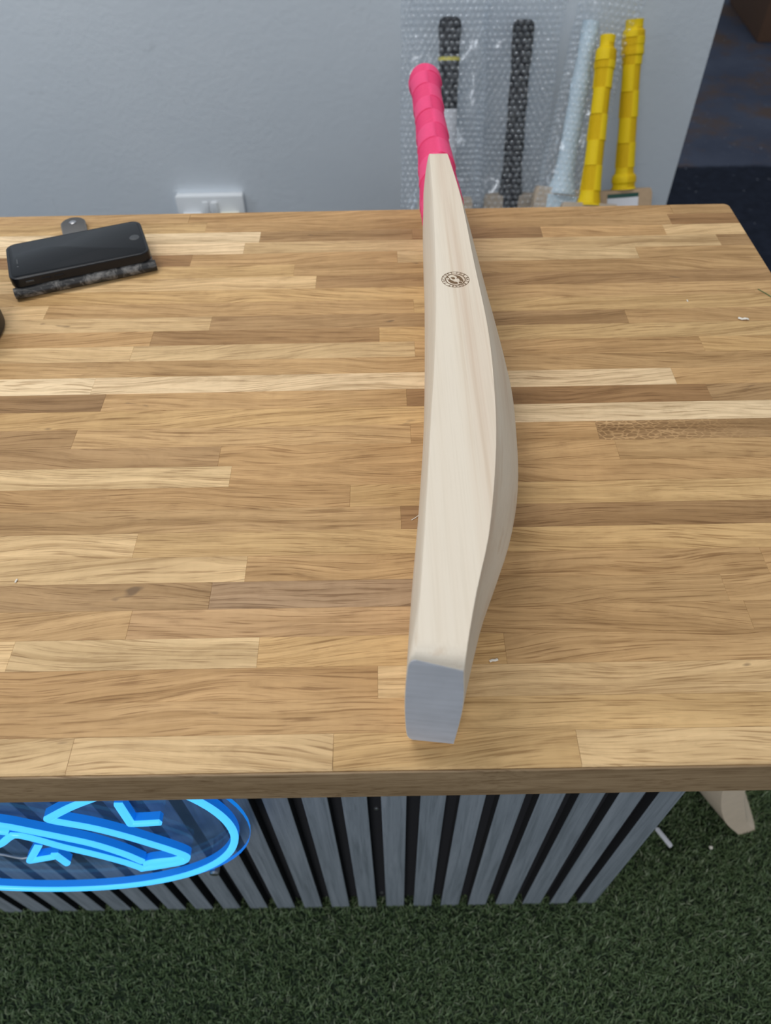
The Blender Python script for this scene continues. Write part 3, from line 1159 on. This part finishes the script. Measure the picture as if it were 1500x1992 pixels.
# ================================================================ bubble wrap sleeves round the three wrapped bats
def bubble_wrap(bobj, tot, hx, a_half, b_half, ycut, ytop, zoff, label, seed, lean=0.0, flare=0.0, xoff=-0.006, back=0.4):
    root = bpy.data.objects.new('bubble_wrap', None)
    link(root)
    root.matrix_world = bobj.matrix_world.copy()
    tag(root, label, 'bubble wrap', 'clear bubble wrap round the bats')
    off = Vector((seed * 3.1, seed * 1.7, seed))
    L = ytop - ycut
    nu, nv = 64, 100

    def pt(s, v):
        """s 0..1 round the sleeve, v 0..1 up it."""
        th = 2 * PI * s
        y = ycut + L * v
        over = max(0.0, (y - tot) / max(ytop - tot, 1e-3))
        a = a_half * (1 + flare * over)
        b = b_half * (1 - 0.72 * min(1, over * 1.5)) * (1.0 + 0.25 * (1 - v))
        c, sn = math.cos(th), math.sin(th)
        e = 0.62
        low = min(1.0, max(0.0, (0.56 - y) / 0.12))      # round the blade: deeper, further out
        b = b + (0.050 - b) * low
        a = a + (max(a, 0.064) - a) * low
        low *= 1 - 0.9 * max(0.0, y - 0.06) / 0.5
        z = math.copysign(abs(c) ** e, c) * a
        x = math.copysign(abs(sn) ** e, sn) * b
        q = Vector((math.cos(th) * 2.2, math.sin(th) * 2.2, y * 16)) + off
        amp = 0.0045 + 0.010 * over
        x += noise.noise(q) * amp + noise.noise(q * 2.7) * amp * 0.5
        z += noise.noise(q + Vector((9, 3, 1))) * amp * 0.8 + zoff + lean * (y - tot)
        return Vector((x + hx + xoff - 0.030 * low - back * 1.15 * max(0.0, y - tot + 0.02), y, z))
    V = [pt(i / nu, j / nv) for j in range(nv + 1) for i in range(nu)]
    F = [(j * nu + i, j * nu + (i + 1) % nu, (j + 1) * nu + (i + 1) % nu, (j + 1) * nu + i) for j in range(nv) for i in range(nu)]
    mesh('film', V, F, M['film'], root, smooth=180)
    per = sum((pt((i + 1) / 96, 0.6) - pt(i / 96, 0.6)).length for i in range(96))
    # even spacing by arc length
    acc = [0.0]
    for i in range(192):
        acc.append(acc[-1] + (pt((i + 1) / 192, 0.6) - pt(i / 192, 0.6)).length)
    sp = 0.0112
    cols = int(per / sp)
    rows = int(L / (sp * 0.866))
    BV, BF = [], []
    k = 8
    ctr_ = Vector((hx + xoff, 0, zoff))
    for r in range(rows):
        v = (r + 0.5) / rows
        for c_ in range(cols):
            target = (c_ + 0.5 * (r % 2)) / cols * acc[-1]
            i = min(191, max(0, int(np.searchsorted(acc, target)) - 1))
            s = (i + (target - acc[i]) / max(acc[i + 1] - acc[i], 1e-9)) / 192
            p = pt(s, v)
            du = pt(s + 0.004, v) - pt(s - 0.004, v)
            dv = pt(s, v + 0.004) - pt(s, v - 0.004)
            nrm = du.cross(dv)
            if nrm.length < 1e-12:
                continue
            nrm.normalize()
            if nrm.dot(Vector((p.x - hx - xoff, 0, p.z - zoff))) < 0:
                nrm = -nrm
            e1 = du.normalized()
            e2 = nrm.cross(e1)
            b0 = len(BV)
            for rr, hh in ((0.0045, 0.0001), (0.0034, 0.0021)):
                for q in range(k):
                    an = 2 * PI * q / k
                    BV.append(p + e1 * (rr * math.cos(an)) + e2 * (rr * math.sin(an)) + nrm * hh)
            BV.append(p + nrm * 0.0029)
            for q in range(k):
                q2 = (q + 1) % k
                BF.append((b0 + q, b0 + q2, b0 + k + q2, b0 + k + q))
                BF.append((b0 + k + q, b0 + k + q2, b0 + 2 * k))
    bo = mesh('bubbles', BV, BF, M['bubble'], root, smooth=180)
    bo['kind'] = 'stuff'
    return root


HXW = 0.0585
bubble_wrap(b1, 0.8213, HXW, 0.077, 0.030, 0.06, 0.94, -0.010, 'bubble wrap sleeve round the bat with the yellow-banded black grip', 1.3)
bubble_wrap(b2, 0.7788, HXW, 0.070, 0.030, 0.06, 0.90, -0.006, 'bubble wrap sleeve round the bat with the plain black grip', 2.9)
bubble_wrap(b3, 0.8558, HXW, 0.050, 0.024, 0.06, 0.965, 0.020, 'bubble wrap sleeve round the pale blue grip, crumpled open behind the yellow grips', 4.1, flare=0.55, lean=0.06, back=0.52)

# ================================================================ neon sign on the slats
sign = empty('neon_sign', (-0.365, 0.099, 0.515))
tag(sign, 'blue neon sign on a round clear acrylic board mounted on the counter slats', 'neon sign')


def sg(x, z, y):
    return (x + 0.365, y - 0.099, z - 0.515)


n = 72
RA = 0.2318
V, F = [], []
for y in (0.0624, 0.0659):
    for i in range(n):
        a = 2 * PI * i / n
        V.append(sg(-0.367 + RA * math.cos(a), 0.506 + RA * 0.97 * math.sin(a), y))
F.append(tuple(range(n)))
F.append(tuple(n + i for i in range(n - 1, -1, -1)))
bd = mesh('acrylic_board', V, F, M['acrylic'], sign)
V, F = [], []
for y in (0.0623, 0.0660):
    for i in range(n):
        a = 2 * PI * i / n
        V.append(sg(-0.367 + (RA + 0.0002) * math.cos(a), 0.506 + (RA * 0.97 + 0.0002) * math.sin(a), y))
for i in range(n):
    j = (i + 1) % n
    F.append((i, j, n + j, n + i))
eg = mesh('lit_edge', V, F, M['acrylic_edge'], bd)
eg['label'] = 'edge of the board glowing blue'
for x, z in ((-0.196, 0.345), (-0.538, 0.345), (-0.205, 0.655), (-0.530, 0.655)):
    v_, f_ = lathe([(0.0055, 0), (0.0055, 0.0375), (0.0048, 0.0397), (0.002, 0.0401)], 14)
    mesh('standoff', [sg(x + a, z + b, 0.0985 - c) for a, b, c in v_], f_, M['steel'], sign)


def smooth_path(pts, closed=False, per=6, corner=0.6):
    """Sample a polyline densely, rounding gentle bends and keeping sharp corners."""
    P = [Vector((x, 0, z)) for x, z in pts]
    out = []
    n_ = len(P)
    for i in range(n_ if closed else n_ - 1):
        p1, p2 = P[i], P[(i + 1) % n_]
        p0 = P[(i - 1) % n_] if (closed or i > 0) else p1
        p3 = P[(i + 2) % n_] if (closed or i < n_ - 2) else p2

        def tan(a, b, c):
            u, v = (b - a), (c - b)
            if u.length < 1e-6 or v.length < 1e-6 or u.angle(v) > corner:
                return None
            return (c - a) * 0.5
        t1, t2 = tan(p0, p1, p2), tan(p1, p2, p3)
        d = p2 - p1
        t1 = d if t1 is None else t1.normalized() * d.length
        t2 = d if t2 is None else t2.normalized() * d.length
        for k in range(per):
            t = k / per
            out.append((2 * t**3 - 3 * t**2 + 1) * p1 + (t**3 - 2 * t**2 + t) * t1 + (-2 * t**3 + 3 * t**2) * p2 + (t**3 - t**2) * t2)
    if not closed:
        out.append(P[-1])
    return out


YF, YB, HWID = 0.0510, 0.0622, 0.0036


def neon(pts, closed=False, per=6):
    """A flex neon run: blue silicone jacket standing on the board with a bright strip along its front."""
    P = smooth_path(pts, closed, per)
    n_ = len(P)
    nor = []
    for i in range(n_):
        a = P[(i - 1) % n_] if (closed or i > 0) else P[i]
        b = P[(i + 1) % n_] if (closed or i < n_ - 1) else P[i]
        t = (b - a).normalized()
        # mitre so that corners keep their width
        u1 = (P[i] - a).normalized() if (P[i] - a).length > 1e-7 else t
        k = max(0.5, t.dot(u1))
        nor.append(Vector((-t.z, 0, t.x)) / k)

    def sweep(name, prof, mat, par):
        V, F = [], []
        m = len(prof)
        for p, nn in zip(P, nor):
            for o_, y in prof:
                q = p + nn * o_
                V.append(sg(q.x, q.z, y))
        for i in range(n_ if closed else n_ - 1):
            j = (i + 1) % n_
            for k in range(m):
                l_ = (k + 1) % m
                F.append((i * m + k, i * m + l_, j * m + l_, j * m + k))
        if not closed:
            F.append(tuple(range(m - 1, -1, -1)))
            F.append(tuple((n_ - 1) * m + k for k in range(m)))
        return mesh(name, V, F, mat, par, smooth=50)
    hw = HWID
    jk = sweep('neon_tube', [(-hw, YB), (hw, YB), (hw, YF + 0.0041), (-hw, YF + 0.0041)], M['jacket'], sign)
    fr = sweep('light_strip', [(-hw, YF + 0.0040), (hw, YF + 0.0040), (hw, YF + 0.0029), (hw * 0.86, YF + 0.0012), (hw * 0.5, YF + 0.0004), (0, YF), (-hw * 0.5, YF + 0.0004), (-hw * 0.86, YF + 0.0012), (-hw, YF + 0.0029)], M['neon'], jk)
    return jk


RC = 0.2185
neon([(-0.3655 + RC * math.cos(2 * PI * i / 40), 0.515 + RC * 0.905 * math.sin(2 * PI * i / 40)) for i in range(40)], closed=True, per=3)
hull = [(-0.2492, 0.5977), (-0.2743, 0.5777), (-0.303, 0.55), (-0.2978, 0.5443), (-0.2713, 0.5245), (-0.25, 0.5012), (-0.2287, 0.4718), (-0.2177, 0.4556), (-0.2078, 0.4371), (-0.2075, 0.4266), (-0.2149, 0.4144), (-0.2294, 0.406), (-0.2473, 0.3976), (-0.2603, 0.3927), (-0.2735, 0.4177), (-0.2956, 0.4471), (-0.3174, 0.4717), (-0.3335, 0.4948), (-0.3436, 0.506), (-0.3495, 0.5078), (-0.3577, 0.4991), (-0.3728, 0.4811)]
neon([(-0.2250, 0.6150)] + hull + [(-0.3900, 0.4700), (-0.4200, 0.4780)])
neon([(-0.5000, 0.6000), (-0.4500, 0.5700), (-0.4000, 0.5560), (-0.3504, 0.5357), (-0.3293, 0.5187), (-0.3078, 0.4996), (-0.2859, 0.4781), (-0.2657, 0.4455), (-0.2546, 0.4184)])
neon([(-0.2533, 0.4092), (-0.2425, 0.4168), (-0.22, 0.4237), (-0.2127, 0.4286)])
neon([(-0.2312, 0.5845), (-0.2342, 0.5341), (-0.2221, 0.5349), (-0.2069, 0.537)])
neon([(-0.3397, 0.4729), (-0.3651, 0.4264), (-0.3614, 0.428), (-0.3369, 0.439)])
neon([(-0.3334, 0.4475), (-0.3316, 0.4154)])
neon([(-0.4300, 0.5360), (-0.3900, 0.5290), (-0.3574, 0.5187), (-0.3512, 0.5154)])
wr = [(-0.56, 0.47), (-0.50, 0.45), (-0.43, 0.432), (-0.4018, 0.4204), (-0.396, 0.4166), (-0.3894, 0.4091), (-0.3835, 0.4051), (-0.3758, 0.4083)]
v_, f_ = tube([sg(p.x, p.z, 0.0622) for p in smooth_path(wr, per=4)], 0.0011, 6, up=Vector((0, 1, 0)))
mesh('lead_wire', v_, f_, M['clear_wire'], sign, smooth=60)

# ================================================================ phone on its wallet case
ANG = math.atan2(0.0477, 0.1282)
ph = empty('smartphone', (-0.3157, 0.5417, H), ANG)
tag(ph, 'black smartphone with a blank screen lying on its worn leather wallet case', 'phone')
tilt = Matrix.Rotation(0.025, 4, 'X')


def ph_mesh(name, poly, z0, z1, bev, m, par, lift=0.0, off=(0, 0)):
    v_, f_ = prism([(x + off[0], y + off[1]) for x, y in poly], z0, z1, bev)
    return mesh(name, [tilt @ Vector(v) for v in v_], f_, m, par, smooth=40)


body = ph_mesh('bumper', rrect(0.1385, 0.0675, 0.0095), 0.0128, 0.0222, 0.0012, M['phone'], ph)
scr = ph_mesh('screen', rrect(0.1335, 0.0625, 0.0075), 0.0220, 0.02235, 0.0002, M['glass'], ph)
hb = [(0.0585 + 0.0052 * math.cos(2 * PI * i / 20), 0.0052 * math.sin(2 * PI * i / 20)) for i in range(20)]
ph_mesh('home_button', hb, 0.0222, 0.02242, 0.0001, M['phone_grey'], scr)
ph_mesh('earpiece', rrect(0.0013, 0.0085, 0.0006, 3), 0.0222, 0.02244, 0.0, M['phone_grey'], scr, off=(-0.0595, -0.002))
ph_mesh('camera_dot', [(-0.0595 + 0.0011 * math.cos(2 * PI * i / 10), -0.0115 + 0.0011 * math.sin(2 * PI * i / 10)) for i in range(10)], 0.0222, 0.02243, 0.0, M['phone_grey'], scr)
for nm, x0, x1, m in (('mute_switch', -0.055, -0.047, 'phone_grey'), ('volume_button', -0.040, -0.031, 'phone'), ('volume_button', -0.027, -0.018, 'phone')):
    bm = bmesh.new()
    bm_box(bm, x0, x1, -0.0345, -0.0335, 0.0165, 0.0185, 0.0003, 1)
    for v in bm.verts:
        v.co = tilt @ v.co
    from_bm(nm, bm, M[m], ph)

wc = empty('wallet_case', (-0.3157, 0.5417, H), ANG)
tag(wc, 'worn black leather wallet case folded flat under the smartphone, round clasp tab behind', 'phone case')
v_, f_ = prism(rrect(0.1385, 0.066, 0.006), 0.0, 0.0056, 0.0012)
mesh('back_cover', [(x + 0.001, y - 0.001, z) for x, y, z in v_], f_, M['leather'], wc, smooth=40)
v_, f_ = prism(rrect(0.138, 0.064, 0.006), 0.0058, 0.0112, 0.0012)
mesh('front_cover', [(x + 0.001, y, z) for x, y, z in v_], f_, M['leather'], wc, smooth=40)
pf = []
for i in range(13):
    a = PI / 2 + PI * i / 12
    pf.append((-0.032 + 0.0075 * math.cos(a), 0.0059 + 0.0058 * math.sin(a)))
V, F = [], []
for x in (-0.0695, -0.060, -0.03, 0.0, 0.03, 0.062, 0.0718):
    sc_ = 0.92 if abs(x) > 0.065 else 1
    V += [(x, -0.032 + (y + 0.032) * sc_, 0.0059 + (z - 0.0059) * sc_ + 0.0002 * math.sin(x * 150)) for y, z in pf]
m_ = len(pf)
for i in range(6):
    for k in range(m_):
        l_ = (k + 1) % m_
        F.append((i * m_ + k, (i + 1) * m_ + k, (i + 1) * m_ + l_, i * m_ + l_))
F += [tuple(range(m_)), tuple(6 * m_ + k for k in range(m_ - 1, -1, -1))]
sp = mesh('spine', V, F, M['scuffed'], wc, smooth=50)
sp['label'] = 'scuffed rounded spine with grey worn edges'
tabp = [(0.0125, 0.028), (0.0135, 0.085)] + [(0.0135 * math.cos(a), 0.0885 + 0.0135 * math.sin(a)) for a in [PI * i / 14 for i in range(15)]] + [(-0.0135, 0.085), (-0.0125, 0.028)]
v_, f_ = prism([(x * 0.93, 0.0885 + (y - 0.0885) * (0.93 if y > 0.0885 else 0.99)) for x, y in tabp], 0.0036, 0.0062, 0.0005)
tb = mesh('clasp_tab', [(x - 0.0005, y, z) for x, y, z in v_], f_, M['leather'], wc, smooth=40)
v_, f_ = prism(tabp, 0.0030, 0.0056, 0.0005)
rm = mesh('tab_rim', [(x - 0.0005, y, z) for x, y, z in v_], f_, M['worn_rim'], tb, smooth=40)
rm['label'] = 'pale worn rim of the tab'
v_, f_ = lathe([(0.0040, 0.0061), (0.0040, 0.0068), (0.0026, 0.0075), (0.0008, 0.0077)], 16)
mesh('stud', [(x - 0.0005, y + 0.089, z) for x, y, z in v_], f_, M['steel'], tb, smooth=40)

# ---------------------------------------------------------------- black roll at the left edge
tr = empty('tape_roll', (-0.4205, 0.427, H))
tag(tr, 'black round object on the worktop, cut off by the left edge of the photo', 'tape')
prof = [(0.038, 0.0002), (0.054, 0.0002), (0.0558, 0.002), (0.0558, 0.046), (0.054, 0.048), (0.038, 0.048)]
V, F = [], []
n = 48
for r, z in prof:
    V += [(r * math.cos(2 * PI * i / n), r * math.sin(2 * PI * i / n), z) for i in range(n)]
for k in range(len(prof)):
    l_ = (k + 1) % len(prof)
    for i in range(n):
        j = (i + 1) % n
        F.append((k * n + i, k * n + j, l_ * n + j, l_ * n + i))
mesh('tape', V, F, M['black_plastic'], tr, smooth=40)
V, F = [], []
prof = [(0.0355, 0.0), (0.0379, 0.0), (0.0379, 0.049), (0.0355, 0.049)]
for r, z in prof:
    V += [(r * math.cos(2 * PI * i / n), r * math.sin(2 * PI * i / n), z) for i in range(n)]
for k in range(4):
    l_ = (k + 1) % 4
    for i in range(n):
        j = (i + 1) % n
        F.append((k * n + i, k * n + j, l_ * n + j, l_ * n + i))
mesh('core', V, F, M['brown_card'], tr, smooth=40)

# ================================================================ socket on the back wall
so = empty('wall_socket', (-0.3753, YW, 0.378))
tag(so, 'white double socket on a surface box on the grey wall behind the worktop', 'socket')
box('surface_box', -0.0725, 0.0725, -0.013, -0.0003, -0.029, 0.057, M['white_plastic'], so, bev=0.002)
box('faceplate', -0.0735, 0.0735, -0.0205, -0.0132, -0.030, 0.058, M['white_plastic'], so, bev=0.0022)
for sx in (-1, 1):
    bm = bmesh.new()
    bm_box(bm, sx * 0.010 - 0.006, sx * 0.010 + 0.006, -0.0250, -0.0204, 0.018, 0.046, 0.001, 2)
    for v in bm.verts:
        if v.co.z > 0.034 and v.co.y < -0.022:
            v.co.y += 0.0018 if sx < 0 else -0.002
    from_bm('rocker_switch', bm, M['white_plastic'], so, smooth=40)
for sx, m, lab in ((-1, 'white_plastic', 'white plug in the left outlet of the wall socket'), (1, 'cream_plastic', 'cream plug in the right outlet of the wall socket')):
    pl = empty('power_plug', (-0.3753 + sx * 0.041, YW - 0.0206, 0.378))
    tag(pl, lab, 'plug')
    bm = bmesh.new()
    bm_box(bm, -0.0235, 0.0235, -0.030, 0.0, -0.026, 0.026, 0.006, 3)
    for v in bm.verts:
        k = 1 - 0.25 * (-v.co.y / 0.030)
        v.co.x *= k
        if v.co.z > 0:
            v.co.z *= k
    from_bm('plug_body', bm, M[m], pl, smooth=45)
    v_, f_ = tube([(0, -0.018, -0.034), (0, -0.020, -0.08), (0.004 * sx, -0.02, -0.18), (0.01 * sx, -0.012, -0.300), (0.012 * sx, -0.010, -0.374)], 0.0032, 8, up=Vector((0, 1, 0)))
    mesh('cord', v_, f_, M[m], pl, smooth=60)

# ================================================================ cardboard box on the far floor
cb = empty('cardboard_box', (1.7033, 3.603, 0.0), math.radians(-4.9))
tag(cb, 'brown cardboard box on the dark floor beyond the wall end', 'box')
box('box_body', 0.0, 0.60, 0.0, 0.56, 0.001, 0.42, M['brown_card'], cb, bev=0.004)
for x0, x1, y0, y1 in ((0.004, 0.596, 0.004, 0.2785), (0.004, 0.596, 0.2815, 0.556)):
    box('box_flap', x0, x1, y0, y1, 0.4202, 0.4245, M['brown_card'], cb, bev=0.001, seg=1)
box('tape_strip', -0.0006, 0.6006, 0.255, 0.305, 0.36, 0.4252, M['tape'], cb)

# ================================================================ scraps
def scrap(name, lab, cat, loc, path, r, m, flat=0.35):
    o = empty(name, loc)
    v_, f_ = tube(path, r, 6, flat)
    bpy.data.objects.remove(o)
    o = mesh(name, v_, f_, m, None, smooth=50)
    o.location = loc
    tag(o, lab, cat)
    return o


scrap('wood_shaving', 'curled white shaving near the right edge of the worktop', 'shaving', (0.343, 0.4302, H), [(-0.004, 0.002, 0.0012), (-0.001, 0.0, 0.001), (0.0015, -0.001, 0.0022), (0.005, 0.0, 0.0009)], 0.0016, M['shaving'])
scrap('wood_shaving', 'small white shaving on the worktop right of the bat toe', 'shaving', (0.0667, 0.0697, H), [(-0.0026, -0.0006, 0.0008), (-0.0008, 0.0002, 0.0009), (0.001, 0.0, 0.001), (0.0028, 0.0008, 0.0008)], 0.0009, M['shaving'])
scrap('wood_shaving', 'thin forked shaving close to the left side of the bat', 'shaving', (0.0220, 0.1905, H), [(-0.004, -0.002, 0.0004), (-0.001, 0.0, 0.0006), (0.0015, 0.0022, 0.0008), (0.004, 0.003, 0.0004)], 0.0003, M['shaving'], 1.0)
scrap('wood_chip', 'tiny pale chip low on the left of the worktop', 'chip', (-0.2626, 0.1388, H), [(-0.0002, -0.0014, 0.0006), (0.0, 0.0, 0.0007), (0.0003, 0.0014, 0.0006)], 0.0007, M['shaving'], 0.8)
scrap('wood_chip', 'tiny pale speck on the worktop above the curled shaving', 'chip', (0.2987, 0.4621, H), [(0, -0.0016, 0.0006), (0, 0.0016, 0.0006)], 0.0006, M['shaving'])
scrap('grass_fibre', 'single green turf fibre on the right edge of the worktop', 'fibre', (0.380, 0.468, H), [(-0.006, 0.012, 0.0005), (-0.001, 0.004, 0.0008), (0.004, -0.005, 0.0007), (0.009, -0.012, 0.0004)], 0.0005, M['green_fibre'], 0.6)
scrap('wood_chip', 'pale round crumb on the turf below the bare bat blade', 'chip', (0.4839, 0.1707, 0.016), [(-0.002, 0, 0), (0, 0.0003, 0.0005), (0.002, 0, 0)], 0.0026, M['shaving'], 0.9)
ps = empty('plastic_strip', (0.4154, 0.188, 0.0155), math.atan2(-0.0278, 0.0163))
tag(ps, 'folded white plastic strip on the turf by the right end of the counter', 'scrap')
for nm, x0, x1, hw in (('strip', -0.0145, 0.018, 0.0034), ('strip_tip', -0.0225, -0.015, 0.0022)):
    v_, f_ = prism(rrect(x1 - x0, hw * 2, hw * 0.7, 3), 0.0, 0.0028, 0.0006)
    mesh(nm, [(x + (x0 + x1) / 2, y, z) for x, y, z in v_], f_, M['white_paper'], ps, smooth=40)
